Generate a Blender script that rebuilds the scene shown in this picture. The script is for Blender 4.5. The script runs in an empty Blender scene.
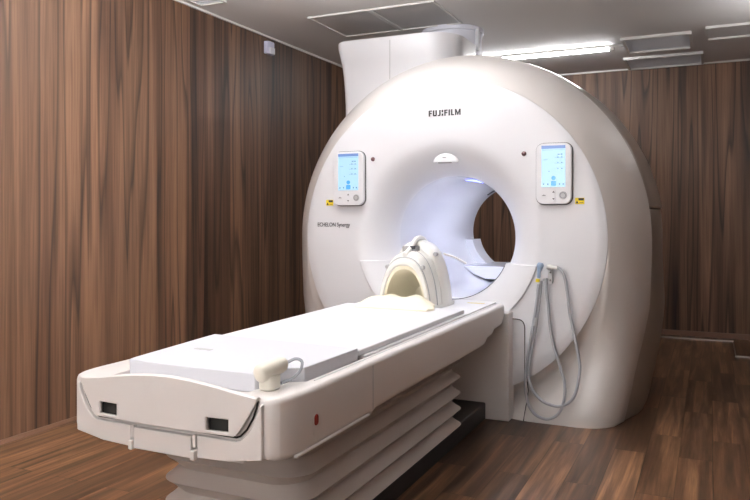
import bpy, bmesh, math, random
from mathutils import Vector, Matrix
random.seed(4)
SC = bpy.context.scene
COL = SC.collection
PI = math.pi

# ------------------------------------------------------------------ materials
def srgb(r, g, b):
    def c(v):
        v /= 255.0
        return v / 12.92 if v <= 0.04045 else ((v + 0.055) / 1.055) ** 2.4
    return (c(r), c(g), c(b), 1)

def setin(n, **kw):
    for k, v in kw.items():
        k = k.replace('_', ' ')
        if k in n.inputs: n.inputs[k].default_value = v

def plastic(name, rgb, rough=0.4, metal=0.0, coat=0.0, var=0.03, bump=0.0, bscale=300, emit=None, estr=0, alpha=None, trans=0):
    m = bpy.data.materials.new(name); m.use_nodes = True
    nt = m.node_tree; b = nt.nodes['Principled BSDF']
    setin(b, Roughness=rough, Metallic=metal, Coat_Weight=coat, Coat_Roughness=0.12, Transmission_Weight=trans)
    tc = nt.nodes.new('ShaderNodeTexCoord')
    nz = nt.nodes.new('ShaderNodeTexNoise'); setin(nz, Scale=3.0, Detail=3.0)
    nt.links.new(tc.outputs['Object'], nz.inputs['Vector'])
    rp = nt.nodes.new('ShaderNodeValToRGB')
    c = srgb(*rgb)
    rp.color_ramp.elements[0].color = tuple(x * (1 - var) for x in c[:3]) + (1,)
    rp.color_ramp.elements[1].color = tuple(min(1, x * (1 + var)) for x in c[:3]) + (1,)
    nt.links.new(nz.outputs['Fac'], rp.inputs['Fac'])
    nt.links.new(rp.outputs['Color'], b.inputs['Base Color'])
    if bump:
        n2 = nt.nodes.new('ShaderNodeTexNoise'); setin(n2, Scale=bscale, Detail=2.0)
        nt.links.new(tc.outputs['Object'], n2.inputs['Vector'])
        bp = nt.nodes.new('ShaderNodeBump'); setin(bp, Strength=bump, Distance=0.002)
        nt.links.new(n2.outputs['Fac'], bp.inputs['Height'])
        nt.links.new(bp.outputs['Normal'], b.inputs['Normal'])
    if emit:
        b.inputs['Emission Color'].default_value = srgb(*emit)
        b.inputs['Emission Strength'].default_value = estr
    return m

def ramp(nt, pts):
    r = nt.nodes.new('ShaderNodeValToRGB'); e = r.color_ramp.elements
    while len(e) < len(pts): e.new(0.5)
    for i, (p, c) in enumerate(pts): e[i].position = p; e[i].color = c
    return r

def wood_wall(name):
    m = bpy.data.materials.new(name); m.use_nodes = True
    nt = m.node_tree; L = nt.links.new; b = nt.nodes['Principled BSDF']
    setin(b, Roughness=0.5)
    tc = nt.nodes.new('ShaderNodeTexCoord')
    def mapped(sx, sz, off=0):
        mp = nt.nodes.new('ShaderNodeMapping')
        mp.inputs['Scale'].default_value = (sx, sx, sz); mp.inputs['Location'].default_value = (off, off, off)
        L(tc.outputs['Object'], mp.inputs['Vector']); return mp
    def noise(sx, sz, det, dist=0.0, off=0, rough=.5):
        mp = mapped(sx, sz, off); n = nt.nodes.new('ShaderNodeTexNoise')
        setin(n, Scale=1.0, Detail=det, Distortion=dist, Roughness=rough); L(mp.outputs[0], n.inputs['Vector']); return n
    A = noise(9, 0.22, 3, 0.3, 3)
    rA = ramp(nt, [(0.30, srgb(*WD)), (0.46, srgb(*WM)), (0.64, srgb(*WL)), (0.78, srgb(*WM))])
    L(A.outputs['Fac'], rA.inputs['Fac'])
    # slow tone change between veneer leaves
    Bn = noise(2.2, 0.12, 2, 0.2, 11)
    rB = ramp(nt, [(0.3, (.62, .62, .62, 1)), (0.7, (1.12, 1.12, 1.12, 1))]); L(Bn.outputs['Fac'], rB.inputs['Fac'])
    # fine pores
    Cn = noise(95, 2.2, 3, 0.3, 5)
    rC = ramp(nt, [(0.32, (.74, .72, .70, 1)), (0.55, (1, 1, 1, 1)), (.75, (1.14, 1.13, 1.1, 1))]); L(Cn.outputs['Fac'], rC.inputs['Fac'])
    # dark wavy growth lines: contour bands of a slow noise
    Dn = noise(4.2, 0.17, 2, 0.15, 7, .45)
    mu = nt.nodes.new('ShaderNodeMath'); mu.operation = 'MULTIPLY'; mu.inputs[1].default_value = 9.0; L(Dn.outputs['Fac'], mu.inputs[0])
    fr = nt.nodes.new('ShaderNodeMath'); fr.operation = 'FRACT'; L(mu.outputs[0], fr.inputs[0])
    rD = ramp(nt, [(0.0, (.30, .29, .29, 1)), (0.09, (.55, .53, .53, 1)), (0.30, (1, 1, 1, 1)), (0.90, (1, 1, 1, 1)), (1.0, (.30, .29, .29, 1))]); L(fr.outputs[0], rD.inputs['Fac'])
    cur = rA
    for r in (rB, rC, rD):
        mx = nt.nodes.new('ShaderNodeMix'); mx.data_type = 'RGBA'; mx.blend_type = 'MULTIPLY'; mx.inputs[0].default_value = 1.0
        L((cur.outputs['Color'] if cur.bl_idname != 'ShaderNodeMix' else cur.outputs[2]), mx.inputs[6]); L(r.outputs['Color'], mx.inputs[7]); cur = mx
    L(cur.outputs[2], b.inputs['Base Color'])
    bp = nt.nodes.new('ShaderNodeBump'); setin(bp, Strength=.15, Distance=.001); L(Cn.outputs['Fac'], bp.inputs['Height']); L(bp.outputs[0], b.inputs['Normal'])
    return m

def wood_floor(name):
    m = bpy.data.materials.new(name); m.use_nodes = True
    nt = m.node_tree; L = nt.links.new; b = nt.nodes['Principled BSDF']
    setin(b, Roughness=0.36)
    tc = nt.nodes.new('ShaderNodeTexCoord')
    sp = nt.nodes.new('ShaderNodeSeparateXYZ'); L(tc.outputs['Object'], sp.inputs[0])
    cb = nt.nodes.new('ShaderNodeCombineXYZ'); L(sp.outputs['Y'], cb.inputs['X']); L(sp.outputs['X'], cb.inputs['Y'])
    br = nt.nodes.new('ShaderNodeTexBrick'); br.offset = 0.38; br.offset_frequency = 2
    setin(br, Scale=1.0, Mortar_Size=0.0024, Mortar_Smooth=.3, Bias=0.0, Brick_Width=0.92, Row_Height=0.152)
    br.inputs['Color1'].default_value = (0, 0, 0, 1); br.inputs['Color2'].default_value = (1, 1, 1, 1); br.inputs['Mortar'].default_value = (.5, .5, .5, 1)
    L(cb.outputs[0], br.inputs['Vector'])
    # every plank shifts its grain by its own random tone
    mp = nt.nodes.new('ShaderNodeVectorMath'); mp.operation = 'MULTIPLY'; mp.inputs[1].default_value = (26, 1.1, 1); L(tc.outputs['Object'], mp.inputs[0])
    ad = nt.nodes.new('ShaderNodeVectorMath'); ad.operation = 'ADD'; L(mp.outputs[0], ad.inputs[0])
    sc = nt.nodes.new('ShaderNodeVectorMath'); sc.operation = 'SCALE'; sc.inputs['Scale'].default_value = 37.0; L(br.outputs['Color'], sc.inputs[0]); L(sc.outputs[0], ad.inputs[1])
    g = nt.nodes.new('ShaderNodeTexNoise'); setin(g, Scale=1.0, Detail=4.0, Distortion=.5); L(ad.outputs[0], g.inputs['Vector'])
    rg = ramp(nt, [(0.28, srgb(*FD)), (0.5, srgb(*FM)), (0.72, srgb(*FL))]); L(g.outputs['Fac'], rg.inputs['Fac'])
    rt = ramp(nt, [(0.0, (.50, .49, .48, 1)), (1.0, (1.45, 1.42, 1.36, 1))]); L(br.outputs['Color'], rt.inputs['Fac'])
    fn = nt.nodes.new('ShaderNodeTexNoise'); setin(fn, Scale=1.0, Detail=3.0)
    mf = nt.nodes.new('ShaderNodeMapping'); mf.inputs['Scale'].default_value = (160, 5, 1); L(tc.outputs['Object'], mf.inputs[0]); L(mf.outputs[0], fn.inputs['Vector'])
    rf = ramp(nt, [(0.3, (.75, .74, .73, 1)), (0.6, (1.05, 1.05, 1.05, 1))]); L(fn.outputs['Fac'], rf.inputs['Fac'])
    rm = ramp(nt, [(0.0, (1, 1, 1, 1)), (1.0, (.35, .33, .32, 1))]); L(br.outputs['Fac'], rm.inputs['Fac'])
    cur = rg.outputs['Color']
    for r in (rt, rf, rm):
        mx = nt.nodes.new('ShaderNodeMix'); mx.data_type = 'RGBA'; mx.blend_type = 'MULTIPLY'; mx.inputs[0].default_value = 1.0
        L(cur, mx.inputs[6]); L(r.outputs['Color'], mx.inputs[7]); cur = mx.outputs[2]
    L(cur, b.inputs['Base Color'])
    bp = nt.nodes.new('ShaderNodeBump'); setin(bp, Strength=.3, Distance=.001); bp.invert = True; L(br.outputs['Fac'], bp.inputs['Height']); L(bp.outputs[0], b.inputs['Normal'])
    return m

WD, WM, WL = (58, 39, 29), (102, 73, 54), (132, 99, 75)
FD, FM, FL = (52, 35, 25), (92, 65, 46), (140, 104, 74)
M = dict(
    wall=wood_wall('walnut_veneer'), floor=wood_floor('walnut_planks'),
    ceiling=plastic('ceiling_paint', (236, 233, 230), 0.75, var=.01),
    paint=plastic('plain_wall_paint', (120, 95, 78), 0.7),
    white=plastic('white_gloss_plastic', (226, 226, 229), 0.32, coat=.3, var=.008),
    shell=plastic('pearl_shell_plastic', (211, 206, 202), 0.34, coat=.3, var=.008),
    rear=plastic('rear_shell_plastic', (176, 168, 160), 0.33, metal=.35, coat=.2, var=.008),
    bore=plastic('bore_liner', (232, 233, 238), 0.2, coat=.5, var=.005),
    table=plastic('table_plastic', (226, 222, 219), 0.38, coat=.15, var=.01),
    tabletop=plastic('table_top_plastic', (238, 238, 240), 0.35, var=.01),
    foam=plastic('vinyl_pad_grey_white', (212, 214, 221), 0.5, bump=.1),
    sheet=plastic('white_mattress_vinyl', (232, 232, 236), 0.5, bump=.1),
    cream=plastic('cream_padding', (250, 243, 220), 0.6, bump=.15, bscale=120),
    coil=plastic('coil_plastic', (246, 245, 240), 0.35, coat=.2),
    grip=plastic('cream_rubber', (232, 229, 216), 0.45),
    bellows=plastic('bellows_vinyl', (196, 190, 185), 0.55, bump=.1),
    black=plastic('black_base_paint', (22, 22, 24), 0.45),
    dark=plastic('dark_gap', (25, 22, 20), 0.8),
    gasket=plastic('grey_gasket', (82, 80, 80), 0.6),
    red=plastic('red_button', (140, 38, 28), 0.5),
    laser=plastic('laser_window', (96, 62, 66), 0.15),
    grey=plastic('grey_plastic', (140, 140, 142), 0.45),
    lightgrey=plastic('light_grey_plastic', (186, 187, 188), 0.4),
    hose=plastic('grey_hose_rubber', (172, 174, 180), 0.5, bump=.2, bscale=200),
    blueg=plastic('blue_grey_plastic', (150, 170, 196), 0.35),
    yellow=plastic('yellow_label', (236, 210, 20), 0.5),
    ink=plastic('black_ink', (30, 30, 34), 0.5),
    metal=plastic('brushed_metal', (190, 188, 184), 0.3, metal=.9),
    trimw=plastic('white_trim', (226, 224, 220), 0.5),
    trimb=plastic('brown_trim', (128, 98, 80), 0.45),
    duct=plastic('duct_plastic', (236, 237, 246), 0.3),
    panel=plastic('ceiling_panel_board', (205, 202, 199), 0.7),
    ventm=plastic('vent_louvre', (220, 222, 226), 0.5, bump=.2, bscale=60),
    sensor=plastic('sensor_plastic', (214, 214, 236), 0.4),
    fill_window=plastic('added_window_glow', (240, 240, 240), 0.3, emit=(255, 248, 240), estr=.5),  # glow of the window added behind the camera
    fill_a=plastic('head_fill', (255, 255, 255), 0.5, emit=(252, 252, 255), estr=7.0),  # undersides and uplights of the added lamps follow
    fill_up2=plastic('side_fill_top', (255, 255, 255), 0.5, emit=(252, 252, 255), estr=45.0),
    lamp_up=plastic('fill_lamp_top', (255, 255, 255), 0.5, emit=(252, 252, 255), estr=280.0),
    fill_b=plastic('foot_fill', (255, 255, 255), 0.5, emit=(252, 252, 255), estr=6.5),
    fill_c=plastic('rear_fill', (255, 255, 255), 0.5, emit=(252, 252, 255), estr=4.0),
    lamp=plastic('lamp_diffuser', (255, 255, 255), 0.5, emit=(252, 252, 255), estr=65.0),
    fill_panel=plastic('panel_fill_diffuser', (255, 255, 255), 0.5, emit=(252, 252, 255), estr=9.0),
    bluelamp=plastic('blue_led', (160, 170, 255), 0.4, emit=(120, 130, 255), estr=2.5),
    whiteled=plastic('white_led', (255, 255, 255), 0.4, emit=(240, 243, 255), estr=45.0),
    scr=plastic('screen_light_blue', (20, 30, 40), 0.2, emit=(186, 226, 250), estr=1.0),
    scrbar=plastic('screen_header', (20, 30, 50), 0.2, emit=(120, 150, 205), estr=.95),
    scrblue=plastic('screen_blue', (20, 30, 50), 0.2, emit=(96, 176, 238), estr=1.0),
    scrink=plastic('screen_ink', (20, 30, 50), 0.2, emit=(130, 172, 208), estr=.9),
    clear=plastic('clear_tubing', (220, 224, 230), 0.15, trans=.6),
)
M['tabletop2'] = M['tabletop']

# ------------------------------------------------------------------ helpers
WORLD = {}
def tag(o, label, cat, group=None):
    o['label'] = label; o['category'] = cat
    if group: o['group'] = group
    return o

def thing(name, loc, label, cat, group=None):
    o = bpy.data.objects.new(name, None); COL.objects.link(o); o.location = loc; o.empty_display_size = .1
    WORLD[o.name] = Vector(loc); return tag(o, label, cat, group)

def link(name, me, mat, parent=None, smooth=True, bevel=0, seg=3, angle=35):
    o = bpy.data.objects.new(name, me); COL.objects.link(o)
    if mat: me.materials.append(M[mat] if isinstance(mat, str) else mat)
    # origin at the mesh's own centre
    if me.vertices:
        lo = Vector((min(v.co.x for v in me.vertices), min(v.co.y for v in me.vertices), min(v.co.z for v in me.vertices)))
        hi = Vector((max(v.co.x for v in me.vertices), max(v.co.y for v in me.vertices), max(v.co.z for v in me.vertices)))
        c = (lo + hi) / 2
        me.transform(Matrix.Translation(-c))
    else: c = Vector((0, 0, 0))
    WORLD[o.name] = c
    if parent: o.parent = parent; o.location = c - WORLD[parent.name]
    else: o.location = c
    for p in me.polygons: p.use_smooth = smooth
    if bevel:
        b = o.modifiers.new('bevel', 'BEVEL'); b.width = bevel; b.segments = seg; b.limit_method = 'ANGLE'; b.angle_limit = math.radians(angle)
        b.harden_normals = True
    elif smooth:
        me.set_sharp_from_angle(angle=math.radians(40))
    return o

def mesh(verts, faces):
    me = bpy.data.meshes.new('m'); me.from_pydata([tuple(v) for v in verts], [], faces); me.update()
    bm = bmesh.new(); bm.from_mesh(me); bmesh.ops.remove_doubles(bm, verts=bm.verts, dist=1e-5)
    bmesh.ops.recalc_face_normals(bm, faces=bm.faces); bm.to_mesh(me); bm.free(); return me

def joinm(parts):
    V, F = [], []
    for v, f in parts:
        n = len(V); V += list(v); F += [tuple(i + n for i in q) for q in f]
    return V, F

def box(x0, x1, y0, y1, z0, z1):
    v = [(x, y, z) for x in (x0, x1) for y in (y0, y1) for z in (z0, z1)]
    f = [(0, 1, 3, 2), (4, 6, 7, 5), (0, 4, 5, 1), (2, 3, 7, 6), (0, 2, 6, 4), (1, 5, 7, 3)]
    return v, f

def bx(name, dims, mat, parent=None, bevel=0.0, **k):
    return link(name, mesh(*box(*dims)), mat, parent, smooth=bevel > 0, bevel=bevel, **k)

def prism(poly, axis, a0, a1):
    """poly: (u,v) list; axis 'y' -> (u,y,v), 'x' -> (x,u,v), 'z' -> (u,v,z)"""
    def P(u, v, a): return {'y': (u, a, v), 'x': (a, u, v), 'z': (u, v, a)}[axis]
    n = len(poly)
    V = [P(u, v, a0) for u, v in poly] + [P(u, v, a1) for u, v in poly]
    F = [tuple(range(n)), tuple(range(2 * n - 1, n - 1, -1))] + [(i, (i + 1) % n, n + (i + 1) % n, n + i) for i in range(n)]
    return V, F

def rrect(x0, x1, z0, z1, r, n=6):
    pts = []
    for cx, cz, a in ((x1 - r, z0 + r, -90), (x1 - r, z1 - r, 0), (x0 + r, z1 - r, 90), (x0 + r, z0 + r, 180)):
        for i in range(n + 1):
            t = math.radians(a + 90 * i / n); pts.append((cx + r * math.cos(t), cz + r * math.sin(t)))
    return pts

def grid(rows, closed_u=False, closed_v=False):
    nu, nv = len(rows), len(rows[0]); V = [p for r in rows for p in r]; F = []
    for i in range(nu if closed_u else nu - 1):
        for j in range(nv if closed_v else nv - 1):
            a, b = i, (i + 1) % nu; c, d = j, (j + 1) % nv
            F.append((a * nv + c, a * nv + d, b * nv + d, b * nv + c))
    return V, F

def catmull(P, n=8):
    P = [Vector(p) for p in P]; out = []
    Q = [P[0] * 2 - P[1]] + P + [P[-1] * 2 - P[-2]]
    for i in range(1, len(Q) - 2):
        for k in range(n):
            t = k / n; a, b, c, d = Q[i - 1], Q[i], Q[i + 1], Q[i + 2]
            out.append(.5 * ((2 * b) + (c - a) * t + (2 * a - 5 * b + 4 * c - d) * t * t + (3 * b - a - 3 * c + d) * t ** 3))
    out.append(P[-1]); return out

def tube(pts, r, seg=10, caps=True):
    pts = [Vector(p) for p in pts]; rows = []; up = Vector((0, 0, 1))
    t0 = (pts[1] - pts[0]).normalized(); nrm = t0.orthogonal().normalized()
    for i, p in enumerate(pts):
        t = (pts[min(i + 1, len(pts) - 1)] - pts[max(i - 1, 0)]).normalized()
        nrm = (nrm - t * nrm.dot(t)).normalized(); bn = t.cross(nrm)
        rr = r(i / (len(pts) - 1)) if callable(r) else r
        rows.append([p + (nrm * math.cos(2 * PI * k / seg) + bn * math.sin(2 * PI * k / seg)) * rr for k in range(seg)])
    V, F = grid(rows, closed_v=True)
    if caps:
        F.append(tuple(range(seg - 1, -1, -1))); n = len(V); F.append(tuple(range(n - seg, n)))
    return V, F

def lathe_y(profile, cx, cz, seg=128, a0=0, a1=2 * PI):
    """profile (r, y) revolved about the y axis through (cx, cz)"""
    full = abs(a1 - a0 - 2 * PI) < 1e-6; n = seg if full else seg + 1
    rows = [[(cx + r * math.sin(a0 + (a1 - a0) * k / seg), y, cz + r * math.cos(a0 + (a1 - a0) * k / seg)) for k in range(n)] for r, y in profile]
    return grid(rows, closed_v=full)

def lathe_z(profile, cx, cy, seg=48):
    rows = [[(cx + r * math.cos(2 * PI * k / seg), cy + r * math.sin(2 * PI * k / seg), z) for k in range(seg)] for r, z in profile]
    V, F = grid(rows, closed_v=True)
    F.append(tuple(range(seg))); n = len(V); F.append(tuple(range(n - seg, n))); return V, F

def struct(o): o['kind'] = 'structure'; return o

def text(name, s, x0, x1, z0, z1, y, mat, parent, embolden=0.0, depth=.001):
    cu = bpy.data.curves.new('t', 'FONT'); cu.body = s; cu.extrude = .02; cu.offset = embolden
    o = bpy.data.objects.new('t', cu); COL.objects.link(o)
    dg = bpy.context.evaluated_depsgraph_get(); me = bpy.data.meshes.new_from_object(o.evaluated_get(dg))
    bpy.data.objects.remove(o); me.materials.clear()
    xs = [v.co.x for v in me.vertices]; ys = [v.co.y for v in me.vertices]; a, b, c, d = min(xs), max(xs), min(ys), max(ys)
    for v in me.vertices:
        u = (v.co.x - a) / (b - a); w = (v.co.y - c) / (d - c); q = v.co.z
        v.co = (x0 + u * (x1 - x0), y + (-depth if q > 0 else depth), z0 + w * (z1 - z0))
    return link(name, me, mat, parent, smooth=False)

# ------------------------------------------------------------------ room
XL, XR, YB, YF, ZC = -1.88, 2.75, 3.6, -5.4, 2.7
struct(bx('floor', (XL - .1, XR + .1, YF - .1, YB + .1, -.1, 0), 'floor'))
struct(bx('ceiling', (XL - .1, XR + .1, YF - .1, YB + .1, ZC, ZC + .1), 'ceiling'))
struct(bx('wall_left', (XL - .1, XL, YF, YB, 0, ZC), 'wall'))
struct(bx('wall_back', (XL - .1, XR + .1, YB, YB + .1, 0, ZC), 'wall'))
struct(bx('wall_right', (XR, XR + .1, YF, YB, 0, ZC), 'wall'))
paint2 = 'ceiling'
struct(link('wall_front', mesh(*joinm([box(XL - .1, -1.2, YF - .1, YF, 0, ZC), box(2.2, XR + .1, YF - .1, YF, 0, ZC), box(-1.2, 2.2, YF - .1, YF, 0, .95), box(-1.2, 2.2, YF - .1, YF, 2.35, ZC)])), 'ceiling', smooth=False))
struct(bx('added_window', (-1.2, 2.2, YF - .08, YF - .06, .95, 2.35), 'fill_window'))  # unseen glowing window, added for light from the front
struct(bx('trim_1', (XL, XL + .014, YF, YB, ZC - .014, ZC), 'trimw'))
struct(bx('trim_2', (XL + .014, XR, YB - .014, YB, ZC - .014, ZC), 'trimw'))
struct(bx('baseboard_left', (XL, XL + .008, YF, YB, 0, .022), 'trimb'))
struct(bx('baseboard_back', (XL + .008, XR, YB - .012, YB, 0, .05), 'trimb'))
# low metal floor edging that runs along the back wall and steps forward on the right
e = joinm([box(.93, 1.69, 3.392, 3.402, 0, .012), box(1.68, 1.69, 2.60, 3.392, 0, .008), box(1.69, XR, 2.60, 2.612, 0, .012)])
struct(link('trim_3', mesh(*e), 'metal', smooth=False))

# ceiling fittings
def access_panel(x0, x1, y0, y1, label, name='ceiling_panel', cat='ceiling panel', board='panel', group=None, fw=.014, dz=.012, slats=False):
    t = thing(name, ((x0 + x1) / 2, (y0 + y1) / 2, ZC), label, cat, group)
    parts = [box(x0, x1, y0, y0 + fw, ZC - dz, ZC + .002), box(x0, x1, y1 - fw, y1, ZC - dz, ZC + .002), box(x0, x0 + fw, y0 + fw, y1 - fw, ZC - dz, ZC + .002), box(x1 - fw, x1, y0 + fw, y1 - fw, ZC - dz, ZC + .002)]
    link('frame', mesh(*joinm(parts)), 'trimw', t, smooth=False)
    bx('board', (x0 + fw, x1 - fw, y0 + fw, y1 - fw, ZC - .004, ZC + .002), board, t)
    if slats:
        ps = []; n = 22
        for i in range(n):
            y = y0 + fw + (y1 - y0 - 2 * fw) * (i + .5) / n
            ps.append(box(x0 + fw, x1 - fw, y - .004, y + .004, ZC - .009, ZC - .004))
        link('louvre', mesh(*joinm(ps)), board, t, smooth=False)
    return t
access_panel(-1.28, -.772, .53, 1.165, 'grey ceiling access panel with white frame, the left one above the scanner', group='access panels above the scanner')
access_panel(-.768, -.26, .53, 1.165, 'grey ceiling access panel with white frame, right one, in front of the round duct', group='access panels above the scanner')
access_panel(.80, 1.35, 2.2, 2.77, 'white framed ceiling vent beside the end of the lamp', 'ceiling_vent', 'ceiling vent', 'ventm', fw=.02, dz=.025, slats=True, group='ceiling vents by the lamp')
access_panel(.735, 1.43, 3.03, 3.56, 'white framed ceiling vent nearest the back wall', 'ceiling_vent', 'ceiling vent', 'ventm', fw=.02, dz=.025, slats=True, group='ceiling vents by the lamp')
access_panel(1.455, 2.1, 2.1, 2.54, 'flat pale ceiling panel at the right edge of the photo', 'ceiling_panel', 'ceiling panel', 'ceiling', fw=.02, dz=.02)
access_panel(-1.80, -1.58, -.9, -.07, 'small grey ceiling vent in the corner over the left wall', 'ceiling_vent', 'ceiling vent', 'ventm', fw=.014, dz=.015, slats=True)

t = thing('ceiling_lamp', (.13, 2.45, ZC), 'long white linear ceiling lamp behind the scanner', 'ceiling lamp')
bx('housing', (-.95, .72, 2.425, 2.475, ZC - .022, ZC), 'trimw', t, .004)
bx('diffuser', (-.93, .68, 2.43, 2.47, ZC - .045, ZC - .022), 'lamp', t, .008)
bx('end_cap', (.68, .72, 2.425, 2.475, ZC - .05, ZC - .02), 'trimw', t, .004)
bx('bracket', (.72, .80, 2.44, 2.46, ZC - .02, ZC), 'trimw', t, .003)

t = thing('wall_sensor', (XL, .9, 2.6), 'small pale lilac sensor box high on the left wall', 'sensor')
link('housing', mesh(*prism([(XL, .84), (XL + .035, .85), (XL + .045, .87), (XL + .045, .93), (XL + .035, .95), (XL, .96)], 'z', 2.545, 2.65)), 'sensor', t, bevel=.006)
bx('lens_cover', (XL + .04, XL + .052, .865, .935, 2.545, 2.60), 'duct', t, .005)

# ------------------------------------------------------------------ scanner
ZS = 1.06
SCN = thing('mri_scanner', (0, .9, 0), 'large round white scanner with an open bore and two touch screens', 'scanner')
face = [(.968, .02), (.969, .004), (.962, -.001), (.90, -.002), (.80, -.002), (.70, 0), (.62, .001), (.59, .004), (.56, .012), (.53, .028), (.50, .050), (.47, .080), (.445, .112), (.42, .152), (.402, .19), (.392, .222), (.390, .24)]
FACE = link('face_panel', mesh(*lathe_y(face, 0, ZS, 192)), 'white', SCN)

def X1(z):       # half width of the front shell's outer edge at Y=.3
    if z >= ZS: return 1.178
    if z > .64: return 1.178 - .015 * ((ZS - z) / .42) ** 2
    return 1.163 - (.64 - z) * .20
def EY(z): return .3 - .13 * smooth(.7, 0, z)      # where the front shell's outer edge sits in depth
def edge_prof(d, z):
    lo = smooth(.9, .1, z); W = .206 + .05 * lo
    if d >= W: return 0.0
    u = 1 - max(d, 0) / W
    a = .62 * u + .38 * u ** 2.6; b = 1 - math.sqrt(max(0, 1 - u * u))
    return (EY(z) + .08 * lo) * (a * (1 - lo) + b * lo)
def smooth(a, b, x):
    t = max(0, min(1, (x - a) / (b - a))); return t * t * (3 - 2 * t)
def shell_y(x, z):
    r = math.hypot(x, z - ZS)
    d = 1.178 - r if z >= ZS else min(X1(z) - abs(x), 9)
    if z < ZS:                       # measure the inset obliquely near the shoulder
        d = d * (1 - .0) 
    y = edge_prof(d, z)
    rho = r - .968
    low = smooth(-.05, .75, (ZS - z) / max(r, 1e-6) * 1.0 - .2)
    q = max(rho, 0) / .075
    dip = .10 * low * q * math.exp(1 - q) * smooth(0, .22, d)
    foot = (-.05 - .04 * smooth(.8, .4, abs(x))) * smooth(.40, 0, z) * smooth(.02, .22, rho)
    foot -= .05 * smooth(.40, 0, z) * smooth(.1, 0, d) * 0
    return y + dip + foot + .004
def R1(th):      # polar distance from the disc centre to the shell's outer outline
    s, c = math.sin(th), math.cos(th)
    if c >= 0: return 1.178
    r = 1.178
    for _ in range(40):
        z = ZS + r * c
        if z < 0: r = ZS / -c; break
        nr = X1(z) / max(abs(s), 1e-6)
        r = r + .5 * (nr - r)
    z = ZS + r * c
    if z < .0 or r > ZS / -c: r = ZS / -c
    return r
NT, NS = 288, 26
rows = []
for j in range(NS + 1):
    s = j / NS; row = []
    for k in range(NT):
        th = 2 * PI * (k + .5) / NT; ro = R1(th); r = .970 + (ro - .970) * s
        x, z = r * math.sin(th), ZS + r * math.cos(th)
        row.append((x, shell_y(x, z), max(z, 0)))
    rows.append(row)
# return edge tucked into the seam
last = rows[-1]
rows.insert(0, [(p[0] * .996, .03, ZS + (p[2] - ZS) * .996) for p in rows[0]])
rows.append([(p[0] * .985, p[1] + .012, ZS + (p[2] - ZS) * (.985 if p[2] > .01 else 1)) for p in last])
link('front_shell', mesh(*grid(rows, closed_v=True)), 'shell', SCN)

sm = [(lambda r, th: (r * math.sin(th), ZS + r * math.cos(th)))(R1(t_), t_) for t_ in [(-148 + 296 * i / 200) * PI / 180 for i in range(201)]]
sm = [(x * .998, shell_y(x, z) + .003, z) for x, z in sm if z > .004]
link('shell_seam', mesh(*tube(sm, .0028, 6)), 'trimw', SCN)
# rear body: outline loops marching back in Y
def outline(k, n=200, wide=0.0):
    pts = []
    for i in range(n):
        th = 2 * PI * (i + .5) / n; r = R1(th); x, z = r * math.sin(th), ZS + r * math.cos(th)
        x += math.copysign(.055 * wide * smooth(1.0, .3, z), x) if abs(x) > .5 else 0
        pts.append((x * k, max(z if z < ZS else ZS + (z - ZS) * k, 0) if z < ZS else ZS + (z - ZS) * k))
    return pts
def rear_prof(y):
    P = [(.31, .985), (.36, 1.005), (.5, 1.022), (.8, 1.034), (1.1, 1.02), (1.4, .97), (1.6, .90), (1.75, .80), (1.84, .70), (1.86, .60)]
    for (a, b), (c, d) in zip(P, P[1:]):
        if y <= c: return b + (d - b) * (y - a) / (c - a)
    return P[-1][1]
ys = [.314, .33, .36, .42, .5, .6, .7, .8, .9, 1.0, 1.1, 1.2, 1.3, 1.4, 1.5, 1.6, 1.68, 1.75, 1.8, 1.84]
def rear_rows(zlo, zhi, shrink=1.0):
    rows = []
    for y in ys:
        k = rear_prof(y) * shrink; L = []
        for x, z in outline(k, 240, smooth(.3, .6, y)): L.append((x, y - .13 * smooth(.7, 0, z) * smooth(.9, .3, y), z))
        rows.append(L)
    return rows
def cut(me, z, keep_above):
    bm = bmesh.new(); bm.from_mesh(me); g = bm.verts[:] + bm.edges[:] + bm.faces[:]
    bmesh.ops.bisect_plane(bm, geom=g, plane_co=(0, 0, z), plane_no=(0, 0, 1), clear_inner=keep_above, clear_outer=not keep_above)
    bm.to_mesh(me); bm.free(); return me
rr = rear_rows(0, 0)
ru = mesh(*grid(rr, closed_v=True)); cut(ru, 1.245, True)
rl = mesh(*grid(rear_rows(0, 0, .992), closed_v=True)); cut(rl, 1.237, False)
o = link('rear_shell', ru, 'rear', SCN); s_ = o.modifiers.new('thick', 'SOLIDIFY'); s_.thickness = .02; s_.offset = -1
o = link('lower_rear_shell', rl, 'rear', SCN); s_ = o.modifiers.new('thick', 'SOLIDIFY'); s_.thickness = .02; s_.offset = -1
# dark core that closes the seams, with the bore passing through it
core = []
for y, k in ((.27, .955), (.34, .97), (.8, .985), (1.3, .95), (1.6, .87), (1.80, .68)):
    core.append([(x, y, z) for x, z in outline(k, 240)])
inner = [[(.41 * math.sin(2 * PI * (i + .5) / 240), y, ZS + .41 * math.cos(2 * PI * (i + .5) / 240)) for i in range(240)] for y in (1.80, .27)]
link('inner_frame', mesh(*grid(core + inner, closed_u=True, closed_v=True)), 'gasket', SCN)
# back cover ring
bk = [[(x, 1.84, z) for x, z in outline(.70, 240)], [(.386 * math.sin(2 * PI * (i + .5) / 240), 1.85, ZS + .386 * math.cos(2 * PI * (i + .5) / 240)) for i in range(240)]]
link('back_cover', mesh(*grid(bk, closed_v=True)), 'white', SCN)

BORE = link('bore_tube', mesh(*lathe_y([(.390, .235), (.386, .26), (.384, .6), (.384, 1.5), (.384, 1.852), (.40, 1.856)], 0, ZS, 160)), 'bore', SCN)
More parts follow.
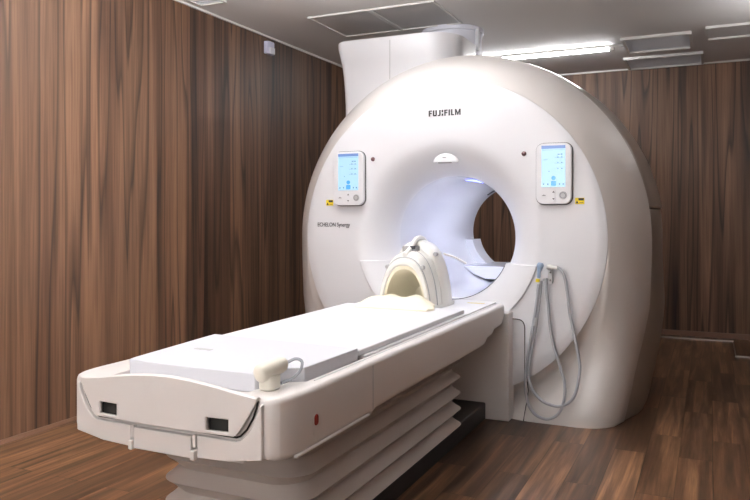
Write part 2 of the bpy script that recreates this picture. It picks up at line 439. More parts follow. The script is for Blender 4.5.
# lower insert behind, seen through the bore as a step in its rim
def bib(r0, r1, ztop, y_in, y_out, back, n=64, m=10, curve=1.0):
    U1 = math.acos((ZS - ztop) / r1); U0 = math.acos((ZS - ztop) / r0); F_, B_ = [], []
    for i in range(m + 1):
        s = i / m; row = []; rowb = []
        for k in range(n + 1):
            q = -1 + 2 * k / n
            po = (r1 * math.sin(q * U1), ZS - r1 * math.cos(q * U1)); pi_ = (r0 * math.sin(q * U0), ZS - r0 * math.cos(q * U0))
            x = pi_[0] + (po[0] - pi_[0]) * s; z = pi_[1] + (po[1] - pi_[1]) * s
            y = y_out + (y_in - y_out) * ((1 - s) ** curve)
            row.append((x, y, z)); rowb.append((x, back, z))
        F_.append(row); B_.append(rowb)
    A = grid(F_); B2 = grid(B_)
    V = A[0] + B2[0]; n0 = len(A[0]); F = A[1] + [tuple(reversed([i + n0 for i in f])) for f in B2[1]]
    nv = n + 1
    ring = [k for k in range(nv)] + [i * nv + n for i in range(1, m + 1)] + [m * nv + k for k in range(n - 1, -1, -1)] + [i * nv for i in range(m - 1, 0, -1)]
    for a, b in zip(ring, ring[1:] + ring[:1]): F.append((a, b, b + n0, a + n0))
    return V, F
link('front_bib', mesh(*bib(.391, .594, .905, .12, -.012, .235, curve=1.7)), 'white', SCN, bevel=.004, angle=50)
link('rear_bib', mesh(*bib(.325, .395, .995, 1.62, 1.62, 1.85)), 'bore', SCN)
link('bore_seam', mesh(*tube([(.391 * math.sin(a), .122, ZS - .392 * math.cos(a)) for a in [(-64 + 2 * i) * PI / 180 for i in range(65)]], .0035, 8)), 'ink', SCN)
link('bore_deck', mesh(*prism([(-.286, .80), (.286, .80), (.25, .77), (.20, .735), (.1, .70), (-.1, .70), (-.20, .735), (-.25, .77)], 'y', 1.25, 1.84)), 'bore', SCN, bevel=.01)
def arcpatch(r, y0, y1, a0, a1, n=12, th=.004):
    o_ = [[((r) * math.sin(a0 + (a1 - a0) * k / n), y, ZS + r * math.cos(a0 + (a1 - a0) * k / n)) for k in range(n + 1)] for y in (y0, y1)]
    i_ = [[((r - th) * math.sin(a0 + (a1 - a0) * k / n), y, ZS + (r - th) * math.cos(a0 + (a1 - a0) * k / n)) for k in range(n + 1)] for y in (y1, y0)]
    return grid(o_ + i_, closed_u=True)
link('blue_light_strip', mesh(*arcpatch(.382, .55, 1.05, -.10, .12)), 'bluelamp', SCN)['label'] = 'blue glowing light strip in the roof of the bore'
link('white_light_strip', mesh(*arcpatch(.382, .62, 1.5, .30, .36)), 'whiteled', SCN)
link('rim_slot', mesh(*arcpatch(.382, 1.72, 1.76, -.62, -.35)), 'ink', SCN)

# column under the bib, facing the patient table
link('column', mesh(*prism([(-.43, -.088), (.43, -.088), (.43, .03), (-.43, .03)], 'z', 0, .63)), 'table', SCN, bevel=.008)
# door seam at the foot of the face
seam = [(.405, .587), (.455, .587), (.478, .583), (.492, .572), (.500, .553), (.502, .53)] + [(.502, z) for z in (.45, .35, .25, .20, .15, .1, .05, .0)]
def surf(x, z):
    return (-.003 if math.hypot(x, z - ZS) < .968 else shell_y(x, z) - .001)
link('panel_seam', mesh(*tube([(x, surf(x, z), z) for x, z in seam], .0028, 6)), 'ink', SCN)

# hooded light over the bore
def hood():
    rows = []; n = 28
    for i in range(8):
        s = i / 7; row = []
        for k in range(n + 1):
            q = k / n * PI; r = math.cos(s * PI / 2)
            row.append((.012 - .082 * math.cos(q) * (r ** .8), -.002 - .035 * .6 * math.sin(s * PI / 2), 1.525 + .055 * math.sin(q) ** 1.2 * r))
        rows.append(row)
    rows.append([(p[0], .01, p[2]) for p in rows[0]])
    rows = [rows[-1]] + rows[:-1]
    V, F = grid(rows); nv = n + 1
    F.append(tuple([i * nv for i in range(len(rows))] + [i * nv + n for i in range(len(rows) - 1, -1, -1)]))
    return V, F
H_ = link('hood_light', mesh(*hood()), 'white', SCN)
bx('slot', (-.03, .055, -.02, -.004, 1.518, 1.527), 'grey', H_, .002)
text('mark', '---', .0, .024, 1.552, 1.556, -.022, 'grey', H_, 0, .004)
for x in (-.481, .497):
    w = link('laser_window', mesh(*lathe_y([(.0001, -.007), (.011, -.007), (.0135, -.005), (.0145, -.001)], x, 1.56, 24)), 'laser', SCN); w['label'] = 'small dark red laser window'

# lettering
LT = {'F': (.022, [(0, 0, .0095, 1), (.009, .80, .022, 1), (.009, .40, .020, .60)]),
      'U': (.026, [(0, .12, .0095, 1), (.0165, .12, .026, 1), (.003, 0, .023, .22)]),
      'J': (.019, [(.0095, .12, .019, 1), (.0, 0, .016, .2)]),
      'i': (.011, [(.0, 0, .010, .40), (.0, .58, .010, 1)]),
      'I': (.0095, [(0, 0, .0095, 1)]),
      'L': (.020, [(0, 0, .0095, 1), (.009, 0, .020, .2)])}
lx = -.098
for ch in 'FUJiFILM':
    zz = lambda v: 1.811 + .037 * v
    if ch == 'M':
        w_ = .036
        pcs_ = [[(0, 0), (.0085, 0), (.0085, 1), (0, 1)], [(w_ - .0085, 0), (w_, 0), (w_, 1), (w_ - .0085, 1)],
                [(.0085, 1), (.0085, .62), (w_ / 2 - .003, 0), (w_ / 2 + .001, 0), (w_ / 2 + .001, .32)], [(w_ - .0085, 1), (w_ - .0085, .62), (w_ / 2 + .003, 0), (w_ / 2 - .001, 0), (w_ / 2 - .001, .32)]]
        V, F = joinm([prism([(lx + a, zz(b)) for a, b in P], 'y', -.0045, -.001) for P in pcs_])
    else:
        w_, rs = LT[ch]
        V, F = joinm([prism([(lx + a, zz(b)), (lx + c, zz(b)), (lx + c, zz(d)), (lx + a, zz(d))], 'y', -.0045, -.001) for a, b, c, d in rs])
    link('letter', mesh(V, F), 'ink', SCN, smooth=False)
    lx += w_ + .0060
text('lettering', 'ECHELON Synergy', -.887, -.647, 1.115, 1.150, -.003, 'ink', SCN, .006)

def console(x0, x1, z0, z1):
    y = -.032
    body = link('control_screen', mesh(*prism(rrect(x0, x1, z0, z1, .042), 'y', y, .004)), 'white', SCN, bevel=.006, angle=40)
    link('backplate', mesh(*prism(rrect(x0 - .004, x1 + .004, z0 - .004, z1 + .004, .045), 'y', -.012, .003)), 'gasket', body)
    w = x1 - x0
    sx0, sx1, sz0, sz1 = x0 + .16 * w, x1 - .17 * w, z0 + .098, z1 - .014
    W_, H2 = sx1 - sx0, sz1 - sz0
    me_ = bpy.data.meshes.new('m'); pcs = []
    def q(u0, u1, v0, v1, mi, r=0.0, dy=.0028):
        P = rrect(sx0 + u0 * W_, sx0 + u1 * W_, sz0 + v0 * H2, sz0 + v1 * H2, r, 4) if r else [(sx0 + u0 * W_, sz0 + v0 * H2), (sx0 + u1 * W_, sz0 + v0 * H2), (sx0 + u1 * W_, sz0 + v1 * H2), (sx0 + u0 * W_, sz0 + v1 * H2)]
        pcs.append((prism(P, 'y', y - dy, y + .002), mi))
    q(0, 1, 0, 1, 0, .003, .0018); q(0, 1, .925, 1, 1)
    q(.40, .62, .03, .15, 2, .006); q(.42, .60, .165, .27, 2, .012)
    for a in ((.68, .78, .77, .80), (.80, .88, .77, .80), (.08, .26, .655, .665), (.30, .34, .37, .39)): q(*a, 3)
    for v in (.70, .57, .43): q(.55, .93, v, v + .008, 3); q(.66, .72, v + .01, v + .03, 3); q(.82, .88, v + .01, v + .03, 3)
    for u in (.06, .24, .73, .88): q(u, u + .06, .05, .09, 3)
    q(.03, .97, .89, .897, 3)
    V, F = joinm([p for p, _ in pcs]); mi = [m for p, m in pcs for _f in p[1]]
    me_.from_pydata([tuple(v) for v in V], [], F); me_.update()
    scr = link('display', me_, 'scr', body, smooth=False)
    for nm in ('scrbar', 'scrblue', 'scrink'): me_.materials.append(M[nm])
    for p_, m_i in zip(me_.polygons, mi): p_.material_index = m_i
    zc = z0 + .05
    xs = [x0 + .22 * w, x0 + .5 * w, x1 - .24 * w]
    link('button', mesh(*lathe_y([(.0001, -.003 + y), (.020, y - .003), (.022, y)], xs[2], zc, 24)), 'lightgrey', body)
    link('button_ring', mesh(*lathe_y([(.013, y - .0045), (.017, y - .0045), (.017, y - .002), (.013, y - .002)], xs[2], zc, 24)), 'grey', body)
    link('button', mesh(*prism(rrect(xs[0] - .018, xs[0] + .018, zc - .012, zc + .012, .01), 'y', y - .003, y)), 'white', body, bevel=.001)
    link('button_mark', mesh(*prism([(xs[0] - .012, zc - .003), (xs[0] + .012, zc - .003), (xs[0] + .012, zc + .002), (xs[0] + .004, zc + .002), (xs[0] + .004, zc + .007)], 'y', y - .0045, y - .002)), 'grey', body, smooth=False)
    for dz, sgn in ((.020, 1), (-.020, -1)):
        link('button', mesh(*prism(rrect(xs[1] - .012, xs[1] + .012, zc + dz - .013, zc + dz + .013, .006), 'y', y - .003, y)), 'white', body, bevel=.001)
        link('arrow', mesh(*prism([(xs[1] - .007, zc + dz - .004 * sgn), (xs[1] + .007, zc + dz - .004 * sgn), (xs[1], zc + dz + .006 * sgn)], 'y', y - .0045, y - .002)), 'gasket', body, smooth=False)
    return body
console(-.752, -.534, 1.262, 1.612)
console(.574, .776, 1.262, 1.612)
for x0, x1, z0, z1 in ((-.822, -.770, 1.262, 1.300), (.791, .842, 1.262, 1.298)):
    st = link('warning_sticker', mesh(*prism([(x0, z0), (x1, z0), (x1, z1), (x0, z1)], 'y', -.0045, .0)), 'yellow', SCN, smooth=False)
    w = x1 - x0; h = z1 - z0
    V, F = joinm([prism([(x0 + .36 * w, z0 + .58 * h), (x1 - .05 * w, z0 + .58 * h), (x1 - .05 * w, z1 - .06 * h), (x0 + .36 * w, z1 - .06 * h)], 'y', -.0056, -.003),
                  prism([(x0 + .06 * w, z0 + .12 * h), (x0 + .36 * w, z0 + .12 * h), (x0 + .21 * w, z0 + .58 * h)], 'y', -.0056, -.003),
                  prism([(x0 + .45 * w, z0 + .2 * h), (x1 - .1 * w, z0 + .2 * h), (x1 - .1 * w, z0 + .27 * h), (x0 + .45 * w, z0 + .27 * h)], 'y', -.0056, -.003)])
    link('sticker_print', mesh(V, F), 'ink', st, smooth=False)

# service tower on the scanner's top left
def tower_section(z, flare, top=False):
    xl, xr, y0, y1 = -.955 - flare, -.11, .50, 1.12
    pts = []
    def corner(cx, cy, r, a0, a1, n=10):
        for i in range(n + 1):
            t = math.radians(a0 + (a1 - a0) * i / n); pts.append((cx + r * math.cos(t), cy + r * math.sin(t), z))
    corner(xl + .05, y0 + .05, .05, 180, 270, 6); corner(xr - .24, y0 + .24, .24, 270, 360, 12)
    corner(xr - .10, y1 - .1, .1, 0, 90, 6); corner(xl + .05, y1 - .05, .05, 90, 180, 6)
    return pts
lv = [(1.70, -.005), (1.85, 0), (2.0, .002), (2.1, .007), (2.2, .016), (2.3, .030), (2.37, .048), (2.43, .062), (2.458, .062), (2.470, .055), (2.475, .04)]
rows = [tower_section(z, f) for z, f in lv]
rows.append([(p[0] + (-.45 - p[0]) * .03, p[1] + (.9 - p[1]) * .03, 2.476) for p in rows[-1]])
V, F = grid(rows, closed_v=True); n = len(rows[0]); F.append(tuple(range(n))); F.append(tuple(range(len(V) - n, len(V))))
TW = link('service_tower', mesh(V, F), 'white', SCN)
link('tower_seam', mesh(*joinm([box(-.586, -.580, .4985, .505, 1.75, 2.45)])), 'lightgrey', TW, smooth=False)
# ramp between tower and shell
rows = []
for i in range(13):
    s = i / 12; x = -.30 + .50 * s; z = 2.235 + .20 * (1 - s) ** 2.2 - .04 * s
    rows.append([(x, .62, 1.95), (x, .62, z - .01), (x, .635, z), (x, 1.15, z), (x, 1.17, z - .01), (x, 1.17, 1.95)])
link('tower_fillet', mesh(*grid(rows)), 'white', TW)

D = thing('exhaust_duct', (-.42, 1.4, 2.478), 'round pale duct rising from the scanner tower to the ceiling', 'duct')
link('pipe', mesh(*lathe_z([(.235, 2.478), (.235, 2.69)], -.42, 1.40, 64)), 'duct', D)
link('collar', mesh(*lathe_z([(.238, 2.66), (.252, 2.662), (.252, 2.698), (.238, 2.699)], -.42, 1.40, 64)), 'duct', D, bevel=.003)
bx('duct_highlight', (-.20, -.17, 1.30, 1.33, 2.50, 2.68), 'white', D, .003)  # white strip standing in for the upright highlight on the pipe

# cable hook and the hanging grey hose
BR = link('hose_bracket', mesh(*prism(rrect(.642, .668, .805, .892, .006), 'y', -.03, .0)), 'lightgrey', SCN, bevel=.003)
for z in (.825, .87): link('screw', mesh(*lathe_y([(.0001, -.034), (.005, -.034), (.006, -.029)], .656, z, 12)), 'gasket', BR)
bx('hook_arm', (.612, .644, -.03, -.01, .82, .833), 'lightgrey', BR, .003)
HS = thing('air_hose', (.66, -.04, .0), 'grey hose hanging in loops from the bracket beside the bore', 'hose')
A = [(.672, -.04, .897), (.70, -.045, .900), (.725, -.045, .880), (.741, -.045, .842), (.756, -.045, .745), (.766, -.04, .651), (.788, -.035, .540), (.806, -.035, .450), (.820, -.03, .36), (.818, -.03, .294), (.800, -.035, .20), (.770, -.04, .145), (.713, -.05, .113), (.65, -.055, .12), (.599, -.055, .146), (.556, -.05, .195), (.536, -.045, .256), (.537, -.04, .33), (.552, -.04, .43), (.575, -.04, .55), (.588, -.04, .65), (.600, -.04, .75), (.606, -.04, .82)]
Bp = [(.632, -.035, .835), (.634, -.03, .77), (.646, -.03, .66), (.655, -.03, .56), (.676, -.03, .45), (.712, -.03, .33), (.735, -.03, .25), (.738, -.04, .17), (.722, -.05, .10), (.69, -.06, .055), (.64, -.065, .036), (.585, -.065, .05), (.545, -.06, .09), (.523, -.05, .15), (.515, -.045, .22), (.520, -.04, .30), (.530, -.045, .38), (.548, -.05, .48), (.568, -.05, .60), (.583, -.05, .70), (.593, -.05, .80)]
link('hose_loop', mesh(*tube(catmull(A, 8), .0085, 12)), 'hose', HS)
link('hose_loop', mesh(*tube(catmull(Bp, 8), .0085, 12)), 'hose', HS)
link('ferrule', mesh(*tube([(.570, -.045, .56), (.577, -.045, .61)], .014, 16)), 'lightgrey', HS, bevel=.002)
link('valve_knob', mesh(*tube(catmull([(.594, -.05, .84), (.597, -.055, .87), (.602, -.055, .90), (.606, -.05, .925)], 5), lambda t: .010 + .010 * smooth(.3, .8, t) - .006 * smooth(.85, 1, t), 16)), 'blueg', HS)['label'] = 'pale blue valve knob'
link('yellow_ring', mesh(*tube([(.588, -.052, .815), (.590, -.052, .832)], .012, 16)), 'yellow', HS)
link('connector', mesh(*joinm([tube([(.640, -.04, .905), (.668, -.04, .900)], .015, 16), tube([(.668, -.04, .900), (.70, -.044, .900)], .011, 16)])), 'trimw', HS)

# ------------------------------------------------------------------ patient table
TB = thing('patient_table', (0, -1.3, 0), 'long white patient table on pleated bellows in front of the scanner', 'patient table')
FX, TZ = .41, .685
YT0, YT1 = -2.50, -.09
# main body: cross-sections along Y, bottom steps up towards the scanner
def well(y, zt):     # shallow tray that holds the foam pad: right half width, left half width, floor height
    P = [(-2.474, .268, .256), (-2.36, .282, .262), (-2.312, .300, .272), (-2.268, .356, .280), (-1.862, .358, .312)]
    if y < -2.4745 or y > -1.8615: return .25, .25, zt
    for (a, b, c), (d, e, f) in zip(P, P[1:]):
        if y <= d + 1e-6:
            t = (y - a) / (d - a); return b + (e - b) * t, c + (f - c) * t, .668
    return .358, .312, .668
def tsec(y, zb, w=FX, zt=TZ, r=.03, inb=.0):
    pts = []
    def c(cx, cz, rr, a0, n=5):
        for i in range(n + 1):
            t = math.radians(a0 + 90 * i / n); pts.append((cx + rr * math.cos(t), y, cz + rr * math.sin(t)))
    rb = min(.022, (zt - zb) / 4)
    c(w - rb - inb, zb + rb, rb, -90); c(w - r * .6, zt - r * .6, r * .6, 0)
    wr, wl, zw = well(y, zt)
    pts += [(wr, y, zt), (wr, y, zw), (-wl, y, zw), (-wl, y, zt)]
    c(-w + r * .6, zt - r * .6, r * .6, 90); c(-w + rb + inb, zb + rb, rb, 180)
    return pts
secs = []
for y, zb, w, zt in [(-2.50, .527, .345, .668), (-2.497, .517, .362, .675), (-2.488, .509, .378, .681), (-2.4755, .505, .389, .684), (-2.474, .504, .390, .684), (-2.455, .502, .397, .685), (-2.44, .50, .402, .685), (-2.40, .50, .408, .685), (-2.36, .50, .41, .685), (-2.312, .50, .41, .685), (-2.268, .50, .41, .685), (-2.1, .50, .41, .685),
                     (-1.93, .500, .41, .685), (-1.90, .497, .41, .685), (-1.863, .507, .41, .685), (-1.86, .507, .41, .685), (-.56, .507, .41, .685), (-.50, .512, .41, .685), (-.45, .535, .41, .685),
                     (-.36, .540, .41, .685), (-.32, .562, .41, .685), (-.17, .566, .41, .685), (-.13, .59, .41, .685), (-.10, .60, .405, .682), (-.09, .61, .395, .675)]:
    secs.append(tsec(y, zb, w, zt))
V, F = grid(secs, closed_v=True); n = len(secs[0]); F.append(tuple(range(n))); F.append(tuple(range(len(V) - n, len(V))))
TBODY = link('table_body', mesh(V, F), 'table', TB)
TBODY.data.set_sharp_from_angle(angle=math.radians(50))
# seams on the sides
for s in (-1, 1):
    bx('side_seam', tuple(sorted((s * .4095, s * .411))) + (-1.905, -1.899, .515, .67), 'lightgrey', TB)
    bx('side_lip', tuple(sorted((s * .400, s * .4135))) + (-2.42, -1.93, .500, .508), 'table', TB, .003)
# front cap: a raised hood panel with an arched lip, two hand holes
def lip(x):
    return .682 + .038 * math.cos(min(1, abs(x - .02) / .33) * PI / 2) ** 1.3
def capy(x, z):
    return -2.508 - .022 * math.cos(min(1, abs(x) / .40) * PI / 2)
def side_x(z):   # half width of the cap at height z: sweeps in towards the hand holes
    t = max(0, min(1, (z - .571) / (.676 - .571)))
    return .262 + .074 * (t ** .62 * .5 + t * .5)
NX, NZ = 96, 36
zmin = .571
rows = []; 
front = []
for j in range(NZ + 1):
    row = []
    for i in range(NX + 1):
        # columns and rows are laid so that the hand holes fall exactly on grid lines
        k_ = abs(i - NX // 2); sg = 1 if i >= NX // 2 else -1
        ax = k_ / 20 * .170 if k_ <= 20 else (.170 + (k_ - 20) / 10 * .076 if k_ <= 30 else None)
        q_ = 0 if k_ <= 30 else (k_ - 30) / 18
        hw0 = side_x(.58 + .09 * max(0, (j - 10) / 26) if j > 10 else zmin + (j / 10) * .02)
        x = sg * (ax if ax is not None else .246 + (hw0 - .246) * q_)
        if j <= 4: zt = zmin + .009 * j / 4
        elif j <= 14: zt = .580 + .038 * (j - 4) / 10
        else: zt = .618 + (lip(x) - .618) * (j - 14) / 22
        hw0 = side_x(min(zt, .676)); x = sg * (ax if ax is not None else .246 + (hw0 - .246) * q_)
        row.append((x, capy(x, zt), zt))
    front.append(row)
# rounded lip running back over the table top
for d, dz in ((.003, .003), (.009, .0045), (.016, .003), (.022, -.003), (.026, -.012), (.030, -.05)):
    front.append([(p[0], p[1] + d, max(p[2] + dz, .66)) for p in front[NZ]])
V, F = grid(front); keep = []
for f in F:
    c = sum((Vector(V[i]) for i in f), Vector()) / 4
    if .170 < abs(c.x) < .246 and .580 < c.z < .618 and c.y < -2.49: continue
    keep.append(f)
CAP = link('front_hood', mesh(V, keep), 'table', TB)
s_ = CAP.modifiers.new('thick', 'SOLIDIFY'); s_.thickness = .012; s_.offset = -1
# shadow gap behind the hood's lower edge and the hand holes
for s in (-1, 1):
    bx('hand_hole', tuple(sorted((s * .166, s * .250))) + (-2.5045, -2.497, .574, .622), 'dark', TB)
gap = [(-.335, .676), (-.330, .655), (-.318, .625), (-.298, .592), (-.276, .570), (-.262, .565), (.262, .565), (.276, .570), (.298, .592), (.318, .625), (.330, .655), (.335, .676)]
link('hood_gap', mesh(*tube([(x, -2.504, z) for x, z in gap], .003, 6)), 'dark', TB)
# lower front apron, slightly proud, with the hinged flap
ap = [(-.352, .668), (-.342, .664), (-.336, .640), (-.322, .608), (-.302, .580), (-.282, .562), (-.264, .556), (-.127, .556), (-.127, .489), (-.24, .494), (-.352, .513)]
for s in (-1, 1):
    P = [(-s * x, z) for x, z in ap]
    link('front_apron', mesh(*prism(P, 'y', -2.512, -2.485)), 'table', TB, bevel=.004)
FLP = link('front_flap', mesh(*prism([(-.110, .487), (.110, .487), (.110, .552), (-.110, .552)], 'y', -2.518, -2.49)), 'table', TB, bevel=.004)
for s in (-1, 1):
    bx('hinge', (s * .118 - .008, s * .118 + .008, -2.524, -2.49, .484, .512), 'trimw', FLP, .003)
    bx('hinge', (s * .118 - .006, s * .118 + .006, -2.514, -2.49, .519, .556), 'table', FLP, .002)
bx('front_bottom', (-.28, .28, -2.495, -2.40, .487, .505), 'table', TB, .008)
# red release button in its oval recess on each side
for s in (-1, 1):
    R = prism([(-2.325 + a, b) for a, b in rrect(0, .036, .535, .605, .0175, 8)], 'x', s * .406, s * .4108)
    rc = link('button_recess', mesh(*R), 'table', TB); 
    rb = prism([(-2.318 + a, b) for a, b in rrect(0, .023, .566, .600, .0112, 8)], 'x', s * .408, s * .4135)
    link('release_button', mesh(*rb), 'red', rc, bevel=.003)['label'] = 'dark red release button'

# bellows: sharp pleats, rounded plan
def plan(w, y0, y1, r, z):
    pts = []
    for cx, cy, a in ((w - r, y0 + r, -90), (w - r, y1 - r, 0), (-w + r, y1 - r, 90), (-w + r, y0 + r, 180)):
        for i in range(9):
            t = math.radians(a + 90 * i / 8); pts.append((cx + r * math.cos(t), cy + r * math.sin(t), z))
    return pts
rows = []; NP = 5; ztop, zbot = .515, .1
for i in range(NP * 10 + 1):
    u = i / (NP * 10); ph = (u * NP) % 1.0; z = ztop + (zbot - ztop) * u
    # each pleat: long soft valley, short sharp ridge
    o_ = 1 - abs(2 * ph - 1)
    out = -.040 * o_ ** .85 + .004 * u
    if i == 0: out = -.03
    rows.append(plan(.300 + out, -2.22 - out * .9 + 0, -.50 + out, .11, z))
V, F = grid(rows, closed_v=True); n = len(rows[0]); F.append(tuple(range(n))); F.append(tuple(range(len(V) - n, len(V))))
link('bellows', mesh(V, F), 'bellows', TB, smooth=True).data.set_sharp_from_angle(angle=math.radians(50))
link('base', mesh(*prism([(-.292, -2.15), (.292, -2.15), (.292, -.09), (-.292, -.09)], 'z', 0, .10)), 'black', TB, bevel=.008)

# cradle board that slides on the table
link('cradle', mesh(*prism(rrect(-.360, .360, -1.858, -.095, .01), 'z', .683, .694)), 'tabletop', TB, bevel=.003)
for s in (-1, 1): bx('rail_groove', (s * .372 - .0025, s * .372 + .0025, -2.25, -.1, .6845, .686), 'lightgrey', TB)

# mattress pieces and what lies on them
pl = [(-.250, -2.388), (-.12, -2.40), (.12, -2.405), (.254, -2.402), (.272, -2.36), (.285, -2.31), (.31, -2.28), (.345, -2.262), (.350, -1.90), (-.305, -1.866), (-.256, -2.36)]
o = link('foam_pad', mesh(*prism(pl, 'z', .6685, .726)), 'foam', bevel=.004)
tag(o, 'pale grey foam pad on the end of the table nearest the camera', 'pad')
bx('mattress_tag', (-.17, -.10, -2.16, -2.14, .7255, .727), 'lightgrey', o)
o = link('mattress', mesh(*prism([(-.305, -1.857), (.350, -1.897), (.346, -.66), (-.33, -.66)], 'z', .6945, .716)), 'sheet', bevel=.006)
tag(o, 'flat white mattress between the foam pad and the head coil', 'mattress')

# cream wedge pillow in front of the coil
rows = []
for i in range(15):
    s = i / 14; y = -.83 + .18 * s; row = []
    for k in range(21):
        q = -1 + 2 * k / 20; x = q * (.20 + .02 * math.sin(s * 5))
        hgt = .012 + .055 * smooth(0, .6, s) * (1 - abs(q) ** 3) - .022 * math.exp(-(q / .35) ** 2) * s + .004 * math.sin(9 * q + 4 * s)
        row.append((x, y, .7175 + max(hgt, .001) * (1 if 0 < i else .3)))
    rows.append(row)
V, F = grid(rows); n0 = len(V); V2 = [(p[0], p[1], .7165) for p in V]; F2 = [tuple(reversed([i + n0 for i in f])) for f in F]
nv = 21; m_ = 14; ring = list(range(nv)) + [i * nv + 20 for i in range(1, m_ + 1)] + [m_ * nv + k for k in range(19, -1, -1)] + [i * nv for i in range(m_ - 1, 0, -1)]
o = link('wedge_pillow', mesh(V + V2, F + F2 + [(a, b, b + n0, a + n0) for a, b in zip(ring, ring[1:] + ring[:1])]), 'cream')
tag(o, 'soft cream wedge pillow leading into the head coil', 'pillow')

# head coil
HC = thing('head_coil', (0, -.42, .694), 'white and cream arched head coil standing on the table at the bore', 'head coil')
ZB = .6945
def arch(w, h, y, n=28, px=.80, pz=1.12):
    pts = []
    for k in range(n + 1):
        a = PI * k / n; c, s = math.cos(a), math.sin(a)
        pts.append((w * (1 if c >= 0 else -1) * abs(c) ** px, y, ZB + h * abs(s) ** pz))
    return pts
def archshell(name, specs_o, specs_i, mat, parent):
    """closed loop of arch sections: outer front->back, then inner back->front"""
    rows = [arch(*a) for a in specs_o] + [arch(*a) for a in reversed(specs_i)]
    V, F = grid(rows, closed_u=True); nv = len(rows[0]); nr = len(rows)
    F.append(tuple(i * nv for i in range(nr))); F.append(tuple(i * nv + nv - 1 for i in range(nr - 1, -1, -1)))
    return link(name, mesh(V, F), mat, parent)
archshell('rear_shell', [(.158, .335, -.47), (.166, .36, -.455), (.168, .365, -.40), (.165, .355, -.33), (.150, .31, -.28)],
          [(.14, .30, -.47), (.14, .31, -.45), (.14, .31, -.40), (.14, .30, -.33), (.13, .28, -.29)], 'coil', HC)
archshell('front_shell', [(.148, .285, -.62), (.154, .300, -.61), (.156, .31, -.56), (.156, .315, -.475)],
          [(.140, .262, -.62), (.136, .258, -.60), (.136, .256, -.55), (.136, .256, -.475)], 'coil', HC)
archshell('front_rim', [(.140, .262, -.645), (.146, .272, -.64), (.147, .277, -.618)],
          [(.126, .240, -.645), (.123, .234, -.635), (.121, .232, -.618)], 'coil', HC)
archshell('inner_padding', [(.128, .240, -.635), (.134, .25, -.60), (.134, .25, -.45), (.12, .2, -.33)],
          [(.112, .215, -.632), (.104, .20, -.60), (.095, .18, -.45), (.06, .10, -.36)], 'cream', HC)
V = arch(.11, .10, -.33); link('back_padding', mesh(V + [(0, -.33, ZB)], [(i, i + 1, len(V)) for i in range(len(V) - 1)]), 'cream', HC)
link('centre_ridge', mesh(*tube(catmull([(0, -.625, ZB + .292), (0, -.56, ZB + .315), (.0, -.46, ZB + .37), (0, -.36, ZB + .372), (0, -.28, ZB + .335)], 5), .014, 10)), 'coil', HC)
bx('latch', (-.045, .035, -.555, -.49, ZB + .295, ZB + .335), 'grey', HC, .006)
bx('latch_window', (.0, .032, -.558, -.50, ZB + .318, ZB + .337), 'ink', HC, .003)
for x, y, z in ((.10, -.62, .225), (-.10, -.62, .225), (.118, -.465, .29), (.0, -.40, .378)):
    link('knob', mesh(*lathe_y([(.0001, y - .018), (.010, y - .018), (.012, y - .012), (.012, y + .01)], x, ZB + z, 16)), 'lightgrey', HC)
link('edge_seam', mesh(*tube([p for p in arch(.1575, .312, -.545)], .003, 6)), 'lightgrey', HC)
link('edge_seam', mesh(*tube([p for p in arch(.148, .278, -.628)], .003, 6)), 'lightgrey', HC)
link('cable', mesh(*tube(catmull([(.14, -.40, ZB + .29), (.19, -.36, ZB + .27), (.25, -.33, ZB + .235)], 6), .006, 8)), 'coil', HC)
bx('base_plate', (-.165, .165, -.62, -.28, ZB, ZB + .02), 'coil', HC, .005)

# labels / sticker strip on the table end near the bore
V, F = box(.22, .32, -.22, -.205, .694, .6948)
link('table_label', mesh(V, F), 'yellow', TB, smooth=False)

# patient squeeze bulb on its stand
SB = thing('squeeze_bulb', (.305, -2.40, .686), 'cream rounded call bulb on a short stand at the table corner', 'call bulb')
link('stand', mesh(*prism(rrect(.280, .332, -2.43, -2.37, .018), 'z', .6855, .728)), 'grip', SB, bevel=.006)
bp = catmull([(.292, -2.448, .735), (.298, -2.43, .738), (.306, -2.40, .743), (.314, -2.36, .749), (.32, -2.335, .752)], 6)
link('bulb', mesh(*tube(bp, lambda t: .029 * max(.25, (1 - abs(2 * t - 1) ** 6)) ** .5 * (1 - .18 * t), 20)), 'grip', SB, bevel=0)
link('tubing', mesh(*tube(catmull([(.322, -2.33, .752), (.338, -2.305, .760), (.348, -2.285, .748), (.345, -2.29, .722), (.334, -2.32, .702), (.326, -2.37, .698)], 6), .005, 8)), 'clear', SB)

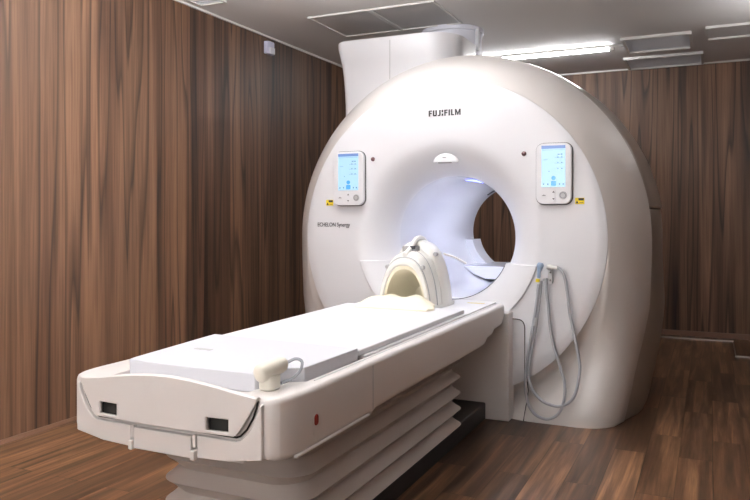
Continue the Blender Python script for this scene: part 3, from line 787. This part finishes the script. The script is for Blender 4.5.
# ------------------------------------------------------------------ lights
def area(name, loc, sx, sy, power, col=(1, .97, .93), rot=(0, 0, 0)):
    l = bpy.data.lights.new(name, 'AREA'); l.shape = 'RECTANGLE'; l.size = sx; l.size_y = sy; l.energy = power; l.color = col
    o = bpy.data.objects.new(name, l); COL.objects.link(o); o.location = loc; o.rotation_euler = rot; return o
def fill_lamp(x, y, w, h, mat, label):  # added lamps out of view, hung low so their tops brighten the ceiling
    t = thing('ceiling_lamp', (x, y, ZC), label, 'ceiling lamp', 'added hanging fill lamps')
    zl = ZC - .42
    bx('housing', (x - w / 2 - .01, x + w / 2 + .01, y - h / 2 - .01, y + h / 2 + .01, zl - .012, zl + .012), 'trimw', t, .004)
    for sx in (-1, 1): bx('hanger', (x + sx * w * .4 - .006, x + sx * w * .4 + .006, y - .006, y + .006, zl, ZC), 'trimw', t)
    bx('diffuser', (x - w / 2, x + w / 2, y - h / 2, y + h / 2, zl - .04, zl - .010), mat, t)
    for x0, x1 in ((x - w / 2, x - w * .41), (x - w * .39, x + w * .39), (x + w * .41, x + w / 2)):
        bx('uplight_diffuser', (x0, x1, y - h / 2, y + h / 2, zl + .010, zl + .018), 'lamp_up' if x < 1 else 'fill_up2', t)
    for sy in (-1, 1): bx('side_lip', (x - w / 2, x + w / 2, y + sy * (h / 2 + .006) - .003, y + sy * (h / 2 + .006) + .003, zl + .010, zl + .019), 'trimw', t)
FILL_LAMPS = [(-.25, -1.7, 1.2, .14, 'fill_a', 'added unseen hanging fill lamp over the middle of the table'),
         (-.55, -2.9, 1.2, .14, 'fill_b', 'added unseen hanging fill lamp over the foot end of the table'),
         (-.9, -4.5, 1.2, .14, 'fill_c', 'added unseen hanging fill lamp behind the camera')]
FILL_LAMPS.append((2.35, 1.3, .6, .14, 'fill_c', 'added short hanging fill lamp beside the right wall, out of view'))  # unseen lamp added to lift the rear ceiling
for a in FILL_LAMPS: fill_lamp(*a)
t = thing('added_panel_light', (-.25, -.55, ZC), 'added flush fill panel in front of the scanner, out of view', 'ceiling lamp')  # added out of view to whiten the top of the shell
bx('frame', (-.97, .47, -.77, -.33, ZC - .014, ZC), 'trimw', t, .003)
bx('diffuser', (-.95, .45, -.75, -.35, ZC - .018, ZC - .012), 'fill_panel', t)
area('window_fill', (.4, YF - .03, 1.65), 2.4, 1.3, 20, (1, .99, .99), (PI / 2, 0, 0))  # fill light that goes with the added window

w = bpy.data.worlds.new('World'); SC.world = w; w.use_nodes = True
w.node_tree.nodes['Background'].inputs[0].default_value = (.8, .85, 1, 1); w.node_tree.nodes['Background'].inputs[1].default_value = 0.0

# ------------------------------------------------------------------ camera
cam = bpy.data.cameras.new('camera'); co = bpy.data.objects.new('camera', cam); COL.objects.link(co)
cam.sensor_width = 36; cam.lens = 36 * 720 / 750; cam.shift_y = -35 / 750
co.location = (1.487, -4.2, 1.2); co.rotation_euler = (PI / 2, 0, math.atan(335 / 720))
SC.camera = co
SC.view_settings.view_transform = 'Standard'; SC.view_settings.look = 'None'; SC.view_settings.gamma = 1
SC.view_settings.use_curve_mapping = False; SC.view_settings.exposure = 0.12
